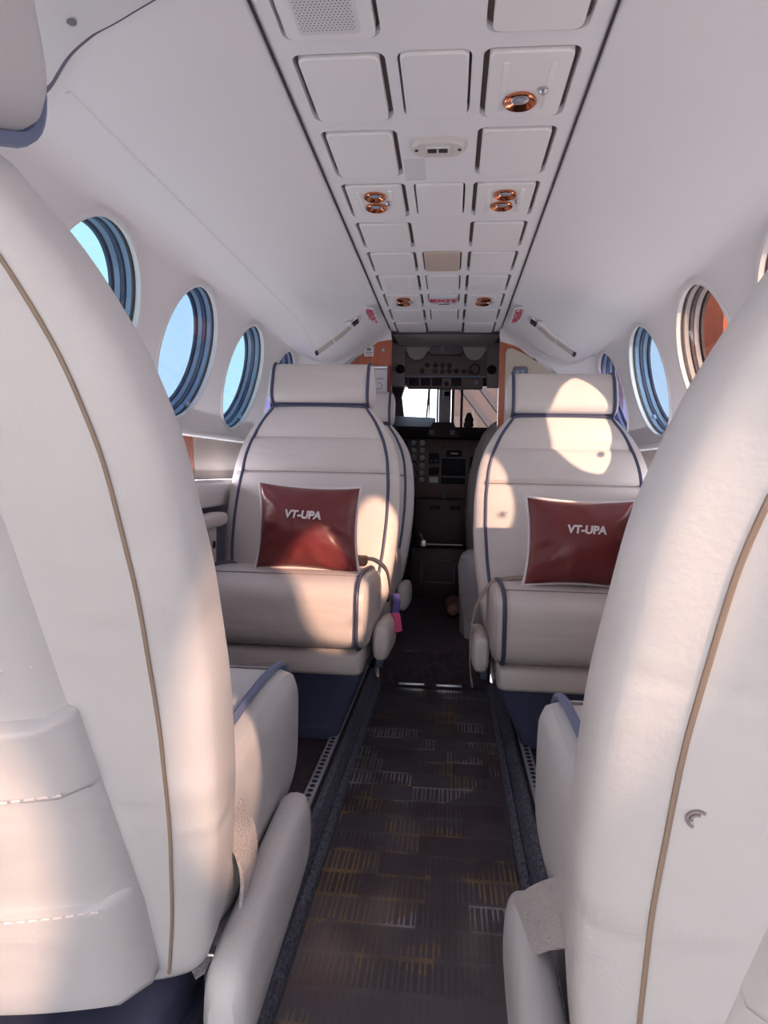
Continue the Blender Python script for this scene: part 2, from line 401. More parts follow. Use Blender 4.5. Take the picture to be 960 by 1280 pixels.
# lower side wall: insert panels, ledge, kick panel
for s, nm in ((-1, 'left'), (1, 'right')):
    c = .003; X = lambda v: c+s*v
    o = MB().prism([(X(.747), .2, .768), (X(.747), .2, .905), (X(.747), 1.985, .905), (X(.747), 2.0, .768)], (s*-.016, 0, 0)).build('trim_%d' % (3 if s < 0 else 4), WOODM, smooth=False)
    struct(o, 'red wood veneer insert under the %s windows' % nm)
    o = MB().box((X(.747), 2.002, .768), (X(.729), 3.05, .905), .004).build('trim_%d' % (5 if s < 0 else 6), BEIGE); struct(o, 'beige insert under the %s windows' % nm)
    o = MB().box((X(.75), .2, .905), (X(.722), 3.05, .925), .006).build('trim_%d' % (7 if s < 0 else 8), WHITE); struct(o, 'white cap moulding under the %s windows' % nm)
    o = MB().box((X(.755), .2, .690), (X(.685), 3.05, .768), .010).build('trim_%d' % (9 if s < 0 else 10), WHITE); struct(o, 'white ledge along the %s wall' % nm)
    o = MB().box((X(.756), .2, .05), (X(.735), 3.05, .69), .004).build('trim_%d' % (11 if s < 0 else 12), PLINTH); struct(o, 'blue grey carpeted lower %s wall' % nm)

o = MB().loft([[(.003-.535+a, yy, section_z(.535-a, yy)-b) for a, b in ((-.006, -.002), (-.004, .0012), (0, .0022), (.004, .0012), (.006, -.002))] for yy in np.linspace(.99, 2.95, 40)]).build('trim_13', LINER)
struct(o, 'thin raised bead along the left headliner')
# fill strips added on the wall ledges to brighten the ceiling
for s, nm in ((-1, 'left'), (1, 'right')):
    fx = MB().box((.003+s*.719, .22, .768), (.003+s*.697, 3.0, .776), .002).build('fill_strip', WHITE)
    tag(fx, 'added white fill strip on the %s wall ledge, brightening the ceiling' % nm, 'lamp', 'added fill strips')
    la = bpy.data.lights.new('fill_light', 'AREA'); la.shape = 'RECTANGLE'; la.size = .012; la.size_y = 2.7; la.energy = 5.6; la.color = (.90, .91, 1)
    lo_ = bpy.data.objects.new('fill_light', la); link(lo_, fx)
    zz = Vector((s*.75, 0, -.65)).normalized(); yy_ = Vector((0, 1, 0))
    lo_.matrix_local = axes(yy_.cross(zz), yy_, zz, (.003+s*.708, 1.61, .7775))
# ------------------------------------------------------------------ ceiling with pockets and plates
CZ = 1.44
cl = MB().box((-.2375, Y0, CZ), (.2475, 3.095, CZ+.03)).build('ceiling', LINER, smooth=False)
pit = .2325
rowsY = {k: .815+pit*i for i, k in enumerate('ABCDEFGHIJ')}
LX = (-.213, -.070); MX = (-.052, .061); RX = (.078, .221)
pock = []
for k in 'ABCDEFGHIJ':
    y0 = rowsY[k]; L = .198
    pock.append((k+'L', LX[0], LX[1], y0, y0+L)); pock.append((k+'R', RX[0], RX[1], y0, y0+L))
    if k in 'BDFGHI': pock.append((k+'M', MX[0], MX[1], y0, y0+(.125 if k == 'H' else .186)))
cut = MB()
for nm, x0, x1, y0, y1 in pock:
    cut.prism([(a, b, CZ-.02) for a, b in rrect(x0, x1, y0, y1, .017)], (0, 0, .034))
boolean(cl, cut.build('cutter', LINER))
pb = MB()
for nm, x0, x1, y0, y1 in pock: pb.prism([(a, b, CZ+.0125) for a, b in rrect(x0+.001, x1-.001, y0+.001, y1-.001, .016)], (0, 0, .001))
pb = pb.build('pocket_shade', mat('pocket_shadow_board', (.20, .155, .14), .8), cl, smooth=False); pb['kind'] = 'stuff'  # dark sheets added to paint the shade in the gaps round the plates
struct(cl, 'white centre ceiling strip with rows of inset panels')
for s, xx in ((-1, -.2385), (1, .2485)):
    MB().box((xx-.0018, .2, CZ-.004), (xx+.0018, 3.09, CZ+.01)).build('dark_gap_strip', GAP, cl, smooth=False)
pos = {'A': 'first', 'B': 'second', 'C': 'third', 'D': 'fourth', 'E': 'fifth', 'F': 'sixth', 'G': 'seventh', 'H': 'eighth', 'I': 'ninth', 'J': 'tenth'}
def plate_mb(x0, x1, y0, y1, g, drop=.0045, r=.012):
    a = rrect(x0+g, x1-g, y0+g*.55, y1-g*.55, r); b = rrect(x0+g+.0025, x1-g-.0025, y0+g*.55+.0025, y1-g*.55-.0025, r)
    m = MB(); m.loft([[(p[0], p[1], CZ+.014) for p in a], [(p[0], p[1], CZ-drop+.002) for p in a], [(p[0], p[1], CZ-drop) for p in b]])
    return m
def gasper(par, x, y, z, r=.021):
    g = MB().lathe([(r*.98, .002), (r*1.02, -.002), (r*1.02, -.0045), (r*.95, -.006), (r*.80, -.0045), (r*.50, .0005), (r*.42, .002)], (x, y, z), n=28).build('lamp_ring', COPPER, par)
    MB().lathe([(r*.48, .002), (r*.46, -.001), (r*.3, -.002), (0, -.0025)], (x, y, z), n=20).build('lens', LENS, g)
    return g
for nm, x0, x1, y0, y1 in pock:
    k, c = nm
    side = {'L': 'left', 'R': 'right', 'M': 'middle'}[c]
    if nm in ('BR', 'DL', 'DR', 'HL', 'HR'):
        pm = plate_mb(x0, x1, y0, y1, .0095)
        p = pm.build('reading_light_panel', PLATE, sharp=18)
        tag(p, {'BR': 'white ceiling panel with one copper reading lamp, nearest on the right', 'DL': 'white ceiling panel with two copper lamps, left of the middle blank panel', 'DR': 'white ceiling panel with two copper lamps, right of the middle blank panel',
                'HL': 'small far ceiling panel with dark lamps left of the EXIT sign', 'HR': 'small far ceiling panel with dark lamps right of the EXIT sign'}[nm], 'reading light', 'reading light panels in the ceiling')
        xm = (x0+x1)/2
        for dx in (-.036, .036):
            MB().box((xm+dx-.006, y0+.03, CZ-.006), (xm+dx+.006, y1-.03, CZ-.001), .003).build('rail', PLATE, p)
        if nm == 'BR':
            gasper(p, xm-.006, y0+.138, CZ-.0045, .027)
        else:
            gasper(p, xm+.0, y0+.058, CZ-.0045, .025); gasper(p, xm-.003, y0+.122, CZ-.0045, .025)
        kx = xm+.028
        MB().lathe([(.008, .004), (.008, -.005), (.004, -.009), (0, -.009)], (kx, y0+(.105 if nm == 'BR' else .09), CZ-.004), n=14).build('knob', METAL, p)
    elif nm == 'AL':
        p = plate_mb(x0, x1, y0, y1, .007).build('speaker_grille', PLATE, sharp=18); tag(p, 'square white perforated speaker grille in the ceiling', 'speaker')
        xm = (x0+x1)/2
        MB().loft([[(a, b, CZ-.002) for a, b in rrect(x0+.026, x1-.026, y0+.026, y1-.018, .006)], [(a, b, CZ-.006) for a, b in rrect(x0+.028, x1-.028, y0+.028, y1-.02, .006)]]).build('mesh_plate', WHITE, p)
        h = MB(); q = 0
        for iy in range(26):
            for ix in range(15):
                hx = x0+.033+ix*.0054+(.0027 if iy % 2 else 0); hy = y0+.033+iy*.0054
                if hx > x1-.032 or hy > y1-.026: continue
                h.add([(hx-.0015, hy, CZ-.0064), (hx, hy-.0015, CZ-.0064), (hx+.0015, hy, CZ-.0064), (hx, hy+.0015, CZ-.0064)], [[0, 1, 2, 3]])
        h = h.build('hole', INK, p, smooth=False); h['kind'] = 'stuff'
    elif nm == 'HM':
        p = plate_mb(x0, x1, y0, y1, .004).build('exit_sign', CARD, sharp=18); tag(p, 'small white ceiling sign reading EXIT in red', 'sign')
        xm = (x0+x1)/2
        MB().box((x0+.01, y0+.01, CZ-.010), (x1-.01, y1-.012, CZ-.003), .003).build('sign_face', mat('sign_white', (.62, .62, .68), .3), p)
        text('lettering', 'EXIT', .050, REDM, axes((1, 0, 0), (0, -1, 0), (0, 0, -1), (xm, (y0+y1)/2, CZ-.0105)), p, .0008, bold=.0016)
        MB().box((xm-.02, y1-.012, CZ-.010), (xm+.02, y1-.003, CZ-.002), .002).build('latch', GAP, p)
    else:
        g = .0095 if c != 'M' else .0045
        p = plate_mb(x0, x1, y0, y1, g).build('ceiling_panel', TAN if nm == 'FM' else PLATE, cl, sharp=18)
        if nm == 'FM': p['label'] = 'tan beige ceiling panel among the white ones'
        if nm in ('GL', 'GR'):
            for dx in (-.038, .038):
                xm = (x0+x1)/2
                MB().box((xm+dx-.011, y0+.03, CZ-.005), (xm+dx+.011, y1-.03, CZ-.001), .002).build('vent_rib', PLATE, p)
# switch plate between the third row panels
sw = MB()
pl = rrect(-.046, .055, 1.312, 1.376, .028); pl2 = rrect(-.042, .051, 1.316, 1.372, .024)
sw.loft([[(a, b, CZ) for a, b in pl], [(a, b, CZ-.006) for a, b in pl], [(a, b, CZ-.010) for a, b in pl2]])
sw = sw.build('switch_plate', mat('cream_plastic', (.66, .61, .57), .4)); tag(sw, 'small oval cream switch plate with two dark switches on the ceiling', 'switch')
MB().box((-.018, 1.326, CZ-.013), (.028, 1.352, CZ-.009), .002).build('frame', WHITE, sw)
for dx in (-.006, .015): MB().box((dx-.0085, 1.331, CZ-.0145), (dx+.0085, 1.346, CZ-.012), .001).build('switch', GAP, sw)
for dx in (-.036, .046): MB().lathe([(.0035, 0), (.0035, -.002), (0, -.002)], (dx, 1.342, CZ-.0095), n=10).build('screw', GAP, sw)
# clear tape patch by the switch plate
tag(MB().box((-.066, 1.40, CZ-.0008), (-.024, 1.50, CZ)).build('tape', mat('clear_tape', (.74, .72, .725), .2), smooth=False), 'clear tape patch on the ceiling beside the switch plate', 'tape')

# oxygen strips and red placards on the forward headliner
for s, nm in ((-1, 'left'), (1, 'right')):
    xs = np.linspace(.335, .535, 18)
    yq = 2.76
    nrm = []
    top = []
    for a in xs:
        yy = yq+(a-.43)*.85; z = section_z(a, yy); dz = (section_z(a+.01, yy)-section_z(a-.01, yy))/.02; dy = -(section_z(a, yy+.02)-section_z(a, yy-.02))/.04
        top.append((.003+s*a, z, dz, dy))
    root = empty('oxygen_strip', (.003+s*.43, yq, section_z(.43, yq)), 'beige mask strip with dark ends on the forward %s headliner' % nm, 'oxygen strip', group='mask strips on the headliner')
    def arc(i0, i1, wid, th, name, m):
        rings = []
        for x, z, dz, dy in top[i0:i1]:
            l = Vector((x-root.location.x, 0, z-root.location.z)); n_ = Vector((s*dz, -dy, -1)).normalized(); q = l+Vector((0, (abs(x)-.43)*.85, 0))
            rings.append([q+Vector((0, -wid, wid*dy)), q+Vector((0, wid, -wid*dy)), q+Vector((0, wid*.9, -wid*.9*dy))+n_*th, q+Vector((0, -wid*.9, wid*.9*dy))+n_*th])
        return MB().loft(rings).build(name, m, root)
    arc(0, 18, .026, .006, 'backing', WHITE)
    arc(3, 10, .020, .011, 'cover', BEIGE); arc(10, 17, .020, .011, 'cover', BEIGE)
    arc(0, 3, .020, .012, 'end_cap', DARK); arc(16, 18, .020, .012, 'end_cap', DARK)
    x, z, dz, dy = top[3]
    MB().box((x-root.location.x-.014, -.10, z-root.location.z-.010), (x-root.location.x+.014, -.07, z-root.location.z+.004), .002).build('tag_label', CARD, root)
    # placard
    pr = empty('placard', (.003+s*.29, 2.68, section_z(.29, 2.68)-.003), 'red lettered placard beside the %s mask strip' % nm, 'placard', group='red placards on the headliner')
    n_ = Vector((s*.27, -.045, -1)).normalized(); yd = Vector((0, 1, 0)); yd = (yd-n_*yd.dot(n_)).normalized(); tx = yd.cross(n_)
    MB().box((-.030, -.11, -.0012), (.030, .11, .0012)).build('plate', LINER, pr, smooth=False)
    pr.children[0].matrix_local = axes(tx, yd, n_, (0, 0, 0))
    rd = yd if s < 0 else -yd
    rd = -yd if s > 0 else yd
    for j, wd in enumerate(('EMERGENCY', 'OXYGEN')):
        text('lettering', wd, .034, TXTR, axes(rd, n_.cross(rd), n_, Vector((0, 0, 0))+n_*.002+n_.cross(rd)*(.012-.024*j)), pr, .0006, bold=.0006)

# aft headliner cover at upper left with a lifted dark edge
def hl(x, y, off=0):
    return Vector((x, y, section_z(x-.003)-off))
ep = smooth_path([(-.64, 1.0, 0), (-.60, .985, 0), (-.545, .952, 0), (-.49, .912, 0), (-.45, .896, 0), (-.41, .888, 0), (-.36, .874, 0), (-.31, .862, 0), (-.262, .858, 0)], 5)
ex = [p.x for p in ep]; ey = [p.y for p in ep]
rings = []
for a, b in zip(ex, ey):
    z = lambda: section_z(a-.003)
    lift = .012*max(0, 1-abs(a+.53)/.09)
    col = []
    for yy in (-1.25, b-.25, b-.05, b): col.append(Vector((a, yy, section_z(a-.003)-.004-(lift if yy == b else lift*.4 if yy > b-.06 else 0))))
    for yy in (b, b-.05, b-.25, -1.25): col.append(Vector((a, yy, section_z(a-.003)-.0005-(lift*.8 if yy == b else lift*.2 if yy > b-.06 else 0))))
    rings.append(col)
ac = MB().loft(rings).build('headliner_cover', mat('cover_sheet', (.66, .65, .66), .5), None, sharp=40)
tag(ac, 'loose white headliner cover with a dark lifted edge at upper left', 'headliner cover')
MB().tube([Vector((a, b+.002, section_z(a-.003)-.003-.008*max(0, 1-abs(a+.54)/.1))) for a, b in zip(ex, ey)], [.0012+.0048*max(0, 1-abs(a+.54)/.11)**.7 for a in ex], 8).build('edge_trim', PURP, ac)
MB().lathe([(.006, 0), (.006, -.003), (.003, -.005), (0, -.005)], (-.452, .862, section_z(-.455)-.004), n=12).build('screw', INK, ac)

# ------------------------------------------------------------------ seats
REC = R(19); BT = .042
AV = Vector((0, -math.sin(REC), math.cos(REC))); AN = Vector((0, math.cos(REC), math.sin(REC)))
P0 = Vector((0, .02, .38))
HV = [-.03, 0, .075, .18, .285, .39, .49, .555, .615, .652, .676]
HW = [.236, .244, .259, .273, .280, .279, .269, .250, .218, .188, .168]
_fv = np.linspace(-.12, .76, 441)
_fw = np.interp(_fv, HV, HW); _k = np.hanning(41); _k /= _k.sum()
_fs = np.convolve(np.pad(_fw, 20, mode='reflect', reflect_type='odd'), _k, 'valid')
def hwid(v): return float(np.interp(v, _fv, _fs))
def back_pt(u, v, n): return P0+AV*v+AN*n+Vector((u, 0, 0))
def TF(v): return .068-.032*min(1, max(0, (v-.05)/.45))
def puffs(v): return .010*math.sin(math.pi*min(1, max(0, (v-.44)/.125)))+.012*math.sin(math.pi*min(1, max(0, (v-.0)/.44)))+.010*math.sin(math.pi*min(1, max(0, (v-.565)/.13)))
def back_ring(v, sc=1.0, m=56):
    hw = hwid(v)*(1-(1-sc)*.15); out = []
    tf = TF(v); tr = BT-.012*max(0, (v-.3)/.4)
    for k in range(m):
        a = 2*math.pi*k/m; c, d = math.cos(a), math.sin(a)
        u = hw*sgnpow(c, 2/5.0); n = sgnpow(d, 2/5.0)
        q = 1-min(1, abs(u/hw))**2.2
        if n > 0:
            nn = tf*n*sc
            g = sum(math.exp(-((v-v0)/.006)**2) for v0 in (.565, .44))*.010
            puff = puffs(v)
            nn += (q**.5*puff-g*min(1, q*4))*n
        else:
            nn = tr*n*sc-.016*q*(-n)
        out.append(back_pt(u, v, nn))
    return out
def back_path(ang, v0, v1, n=40, grow=.0):
    pts = []
    for v in np.linspace(v0, v1, n):
        hw = hwid(v); tf = TF(v); tr = BT-.012*max(0, (v-.3)/.4)
        c, d = math.cos(ang), math.sin(ang)
        u = (hw+grow)*sgnpow(c, .4); nn = (tf+.5*puffs(v) if d > 0 else tr+.016*(1-min(1, abs(u/hw))**2.2))*sgnpow(d, .4)
        pts.append(back_pt(u, v, nn+math.copysign(grow, d)))
    return pts
def loft_u(prof_fn, hw, m=40, e=.03):
    """padded block lofted across its width with domed ends; prof_fn(scale) gives the outline in (y, z)"""
    us = [(-hw, .55), (-hw+.003, .75), (-hw+.010, .90), (-hw+e, .985)]
    us += [(x, 1.0) for x in np.linspace(-hw+e*1.6, hw-e*1.6, 9)]
    us += [(-u, s) for u, s in reversed(us[:4])]
    return us
def super_prof(cy, cz, hy, hz, n, m=40):
    return [(cy+hy*sgnpow(math.cos(2*math.pi*k/m), 2/n), cz+hz*sgnpow(math.sin(2*math.pi*k/m), 2/n)) for k in range(m)]
def pad(prof, hw, e=.03, map_=None):
    cy = sum(p[0] for p in prof)/len(prof); cz = sum(p[1] for p in prof)/len(prof)
    lim = min(max(p[0] for p in prof)-cy, max(p[1] for p in prof)-cz)
    rings = []
    for u, s in loft_u(None, hw, e=e):
        d = (1-s)*lim
        r = []
        for a, b in prof:
            l = math.hypot(a-cy, b-cz) or 1
            k = (l-d)/l
            y, z = cy+(a-cy)*k, cz+(b-cz)*k
            r.append(map_(u, y, z) if map_ else Vector((u, y, z)))
        rings.append(r)
    return MB().loft(rings)

def make_seat(name, label, loc, rz, aisle, dz=0.0, detail=(), pipe=PIPE, leather_m=CREAM, cz=0.0, hrw=.178):
    """aisle: +1 / -1, local side on which the aisle lies; dz lowers cushion and back"""
    root = empty(name, loc, label, 'seat', rz, group='leather cabin seats')
    dz -= .05; D = Vector((0, 0, dz))
    def B(mb, nm, m, par=root, dzz=True, sharp=35):
        if dzz: mb.v = [p+D for p in mb.v]
        return mb.build(nm, m, par, sharp=sharp)
    # base plinth, tapering down
    m = MB(); z0, z1 = 0, .285+dz
    def rr(x, ya, yb, z): return [Vector((p[0], p[1], z)) for p in rrect(-x, x, ya, yb, .025)]
    m.loft([rr(.135, -.16, .22, z0), rr(.14, -.17, .225, z0+.01), rr(.212, -.20, .262, z1-.03), rr(.218, -.20, .265, z1)])
    base = B(m, 'base', NAVY, dzz=False, sharp=50)
    fy = lambda z: .222+(z-.01)/(z1-.04)*.04+.002
    fr = [(-.165, z1-.03), (.130, z1-.03), (.085, .04), (-.105, .04)]
    q = [Vector((a, fy(b)+.005, b)) for a, b in fr]
    dm = MB().prism(q, (0, -.012, 0)); B(dm, 'drawer_front', NAVY, base, False)
    B(MB().tube([Vector((a, fy(b)+.004, b)) for a, b in fr], .003, 8, True), 'drawer_edge', PURP, base, False)
    if 'pocket' in detail:
        B(MB().box((-.21, -.13, .20), (.21, .10, .345), .02), 'riser_cover', NAVY, base)
    # shroud under the cushion
    B(pad(super_prof(.245, .318+cz*.5, .145, .038+cz*.5, 5), .222, .018), 'shroud', leather_m)
    # cushion with rounded front roll
    pr = []
    for y, z in super_prof(.21, .445, .213, .098, 4.2, 56):
        t = (y-(-.003))/.426
        if z > .445: z += .016*math.sin(math.pi*min(1, max(0, t)))*.6-.028*(1-min(1, max(0, t)))
        pr.append((y, z+cz))
    B(pad(pr, .240, .028), 'cushion', leather_m)
    c = root.children[-1]
    for s in (-1, 1):
        B(MB().tube([Vector((s*.214, y*1.0+(.003 if y > .3 else 0), z+(.003 if z > .445+cz else 0))) for y, z in pr], .0055, 8, True), 'piping', pipe, c)
    top = lambda yy: max(z for y, z in pr if abs(y-yy) < .03)
    B(MB().tube([Vector((x, .345, top(.345)+.0005)) for x in np.linspace(-.21, .21, 12)], .0016, 6), 'seam', SEAMD, c)
    # stowed arm rest on the aisle side
    am = MB(); ring = []
    for y, sc in ((-.02, .5), (-.012, .8), (.0, .95), (.03, 1), (.12, 1), (.22, 1), (.262, .97), (.280, .85), (.288, .6)):
        ring.append([Vector((aisle*.262+.024*sc*sgnpow(math.cos(2*math.pi*k/20), .7), y, .350+(.053*sc)*sgnpow(math.sin(2*math.pi*k/20), .7)-.03*(1-(y+.02)/.3))) for k in range(20)])
    B(am.loft(ring), 'armrest', leather_m)
    B(MB().box((aisle*.24-.01, .02, .22), (aisle*.24+.012, .08, .34), .006), 'armrest_bracket', PLINTH)
    # back rest
    vs = [-.035, -.03, -.02, -.008]+[float(x) for x in np.linspace(.005, .662, 66)]+[.668, .673, .676]
    scs = [.35, .6, .82, .95]+[1]*66+[.9, .7, .4]
    b = B(MB().loft([back_ring(v, s_) for v, s_ in zip(vs, scs)]), 'backrest', leather_m)
    pa = back_path(R(45), .0, .667); pb = back_path(R(135), .667, .0)
    n = 14; mid = [pa[-1].lerp(pb[0], i/n)+Vector((0, .004, .004)) for i in range(1, n)]
    B(MB().tube(pa+mid+pb, .0052, 8), 'piping', pipe, b)
    for a in (-45, -135):
        B(MB().tube(back_path(R(a), .0, .66, n=70, grow=.0008), .0015, 6), 'seam', SEAM, b)
    for v0 in (.565, .44):
        hw = hwid(v0)*.86
        B(MB().tube([back_pt(u, v0, TF(v0)-.0095+.0005) for u in np.linspace(-hw, hw, 12)], .0014, 6), 'seam', SEAMD, b)
    if 'pocket' in detail:
        def slab(nm, vlo, vhi, hwf, n0, n1, par, r=.02, puff=.008):
            rows = []
            nv_ = 22
            for i in range(nv_+1):
                v = vlo+(vhi-vlo)*i/nv_; row = []
                e = min(1, min(v-vlo, vhi-v)/r); ed = math.sqrt(max(0, 1-(1-e)**2))
                hw = hwf(v)-(r-r*ed)*.8
                for j in range(21):
                    u = -1+2*j/20; eu = min(1, (1-abs(u))*hw/r) if hw else 1; edu = math.sqrt(max(0, 1-(1-eu)**2))
                    tr = BT-.012*max(0, (v-.3)/.4)
                    row.append((u*hw, v, -(tr+n0+(n1-n0)*min(ed, edu)+puff*(1-u*u)*ed*edu+.016*(1-abs(u)**2.2))))
                rows.append(row)
            vv = []; ff = []
            for row in rows: vv += [back_pt(*p) for p in row]
            for row in rows: vv += [back_pt(p[0], p[1], -(.02)) for p in row]
            W = 21; H = nv_+1; o2 = W*H
            for i in range(nv_):
                for j in range(20):
                    ff.append([i*W+j, i*W+j+1, (i+1)*W+j+1, (i+1)*W+j]); 
            bd = [(0, j) for j in range(W)]+[(i, W-1) for i in range(1, H)]+[(H-1, j) for j in range(W-2, -1, -1)]+[(i, 0) for i in range(H-2, 0, -1)]
            for a in range(len(bd)):
                p, q_ = bd[a], bd[(a+1) % len(bd)]
                ff.append([p[0]*W+p[1], q_[0]*W+q_[1], o2+q_[0]*W+q_[1], o2+p[0]*W+p[1]])
            mb = MB(); mb.add(vv, ff); return B(mb, nm, leather_m, par, sharp=60)
        hwf = lambda v: interp(v, [0, .1, .3, .45, .6], [.210, .210, .192, .175, .14])
        p1 = slab('rear_panel', .0, .56, hwf, -.004, .018, root)
        p2 = slab('pocket', .005, .30, lambda v: hwf(v)-.003, .010, .024, root, .010, .010)
        slab('pocket', .004, .13, lambda v: hwf(v)-.004, .014, .030, root, .008, .012)
        slab('pocket_flap', .235, .305, lambda v: hwf(v)-.0025, .016, .030, p2, .006, .008)
        def stitch(v, nz, par):
            st = MB(); hw = hwf(v)-.010; k = int(hw*2/.009)
            for i in range(k):
                u = -hw+i*.009; tr = BT-.012*max(0, (v-.3)/.4)
                nn = lambda u: -(tr+nz+.0130*(1-(u/hw)**2)+.016*(1-abs(u/hw)**2.2))
                st.tube([back_pt(u, v, nn(u)), back_pt(u+.006, v, nn(u+.006))], .0011, 5)
            s_ = B(st, 'stitching', TXTW, par); s_['kind'] = 'stuff'
        stitch(.345, .0185, p1); stitch(.243, .0305, p2); stitch(.123, .0305, p2)
    # head rest on two posts
    for s in (-.07, .07): B(MB().tube([back_pt(s, .64, -.01), back_pt(s, .74, .012)], .008, 10), 'headrest_post', METAL, root)
    hp = super_prof(.012, .750, .058, .072, 3.2, 40)
    hm = lambda u, y, z: back_pt(u, z, y)
    h = B(pad(hp, hrw, .022, hm), 'headrest', leather_m)
    for s in (-1, 1):
        B(MB().tube([back_pt(s*(hrw-.018), z, y) for y, z in super_prof(.012, .750, .0595, .0735, 3.2, 40)], .0052, 8, True), 'piping', pipe, h)
    B(MB().tube([back_pt(u, .679, .034) for u in np.linspace(-.155, .155, 10)], .005, 8), 'piping', pipe, h)
    return root

seat_lf = make_seat('cabin_seat', 'cream aft facing seat on the left holding a maroon pillow', (-.393, 2.085, .05), math.pi, -1, 0.0)
seat_rf = make_seat('cabin_seat', 'cream aft facing seat on the right holding a maroon pillow', (.402, 2.10, .05), math.pi, 1, -.024)
seat_lb = make_seat('cabin_seat', 'cream seat half hidden behind the left pillow seat', (-.385, 2.80, .05), math.pi, -1, -.01)
seat_ln = make_seat('cabin_seat', 'large cream forward facing seat at near left with rear pockets', (-.410, .588, .05), 0, 1, -.008, ('pocket',), PIPE2, GREYL, 0.0, .195)
seat_rn = make_seat('cabin_seat', 'large cream forward facing seat at near right seen from behind', (.402, .47, .05), 0, -1, -.045, ('pocket',), PIPE2, GREYL, .05)

tr0 = lambda v: BT-.012*max(0, (v-.3)/.4)
sc = MB()
for r_, a0, a1 in ((.005, 60, 250), (.003, 80, 200)):
    pts = []
    for a in np.linspace(R(a0), R(a1), 12):
        u, v = -.232+r_*math.cos(a), .350+r_*math.sin(a)
        pts.append(back_pt(u, v, -(tr0(v)*(1-abs(u/hwid(v))**5)**.2+.016*(1-abs(u/hwid(v))**2.2)+.0008))+Vector((0, 0, -.095)))
    sc.tube(pts, .0009, 5)
sc.build('scuff', SEAMD, seat_rn)
# outboard arm rest with bracket by the left pillow seat
ar = MB(); ring = []
for y, sc in ((1.70, .6), (1.71, .9), (1.74, 1), (1.85, 1), (1.99, 1), (2.025, .92), (2.04, .7), (2.045, .4)):
    ring.append([Vector((-.658+.03*sc*sgnpow(math.cos(2*math.pi*k/20), .7), y, .655+.022*sc*sgnpow(math.sin(2*math.pi*k/20), .7)+.02*(y-1.85))) for k in range(20)])
arm = ar.loft(ring).build('armrest', CREAM)
arm.parent = seat_lf; arm.matrix_parent_inverse = Matrix.Identity(4)
arm.matrix_local = (Matrix.Translation((-.393, 2.085, .05)) @ Matrix.Rotation(math.pi, 4, 'Z')).inverted()
br = MB().box((-.672, 1.90, .30), (-.650, 1.985, .645), .008).build('armrest_bracket', CREAM); br.parent = arm
MB().lathe([(.012, 0), (.012, .002), (.009, .002), (.009, -.001), (0, -.001)], (-.6495, 1.955, .585), (1, 0, 0), 16).build('bracket_hole', GAP, br)

# ------------------------------------------------------------------ pillows
def pillow(label, loc, rot, wd, ht, skew):
    root = empty('pillow', loc, label, 'pillow', 0, group='maroon lettered pillows'); root.rotation_euler = rot
    N = 36; vv = []; ff = []
    def shape(s, t):
        pin = 1-.09*(1-s*s)*abs(t)**2 ; pin2 = 1-.09*(1-t*t)*abs(s)**2
        return s*wd/2*pin2+skew*t*.5*wd*.06, t*ht/2*pin
    def thick(s, t):
        a = max(0, (1-s*s))*max(0, (1-t*t)); return .080*a**.55
    for side in (1, -1):
        for i in range(N+1):
            for j in range(N+1):
                s = -1+2*i/N; t = -1+2*j/N; x, z = shape(s, t)
                cr = max(abs(s), abs(t))
                wr = .011*math.sin(9*math.atan2(t, s)+2*s)*max(0, cr-.45)*(1-cr)*4
                vv.append((x, side*(-1)*(thick(s, t)+wr), z))
    K = (N+1)**2
    for o in (0, K):
        for i in range(N):
            for j in range(N):
                a = o+i*(N+1)+j; ff.append([a, a+1, a+N+2, a+N+1])
    bm = bmesh.new()
    me = bpy.data.meshes.new('cover'); me.from_pydata(vv, [], ff); bm.from_mesh(me); bmesh.ops.remove_doubles(bm, verts=bm.verts, dist=.0004)
    bmesh.ops.recalc_face_normals(bm, faces=bm.faces); bm.to_mesh(me); bm.free(); me.shade_smooth(); me.materials.append(RED)
    link(bpy.data.objects.new('cover', me), root)
    ed = [(-1+2*i/30, -1) for i in range(30)]+[(1, -1+2*i/30) for i in range(30)]+[(1-2*i/30, 1) for i in range(30)]+[(-1, 1-2*i/30) for i in range(30)]
    MB().tube([(shape(s, t)[0]*1.008, 0, shape(s, t)[1]*1.008) for s, t in ed], .0042, 8, True).build('piping', TXTW, root)
    text('lettering', 'VT-UPA', .029, TXTW, axes((1, 0, 0), (0, 0, 1), (0, -1, 0), (.0, -.0805, .022)), root, .0008, shear=.12, bold=.0012)
    return root
pillow('maroon leather pillow lettered VT-UPA on the left aft facing seat', (-.345, 1.86, .652), (R(-14), R(2), R(-2)), .292, .245, -1)
pillow('maroon leather pillow lettered VT-UPA on the right aft facing seat', (.397, 1.875, .632), (R(-14), R(1), R(3)), .292, .242, .3)

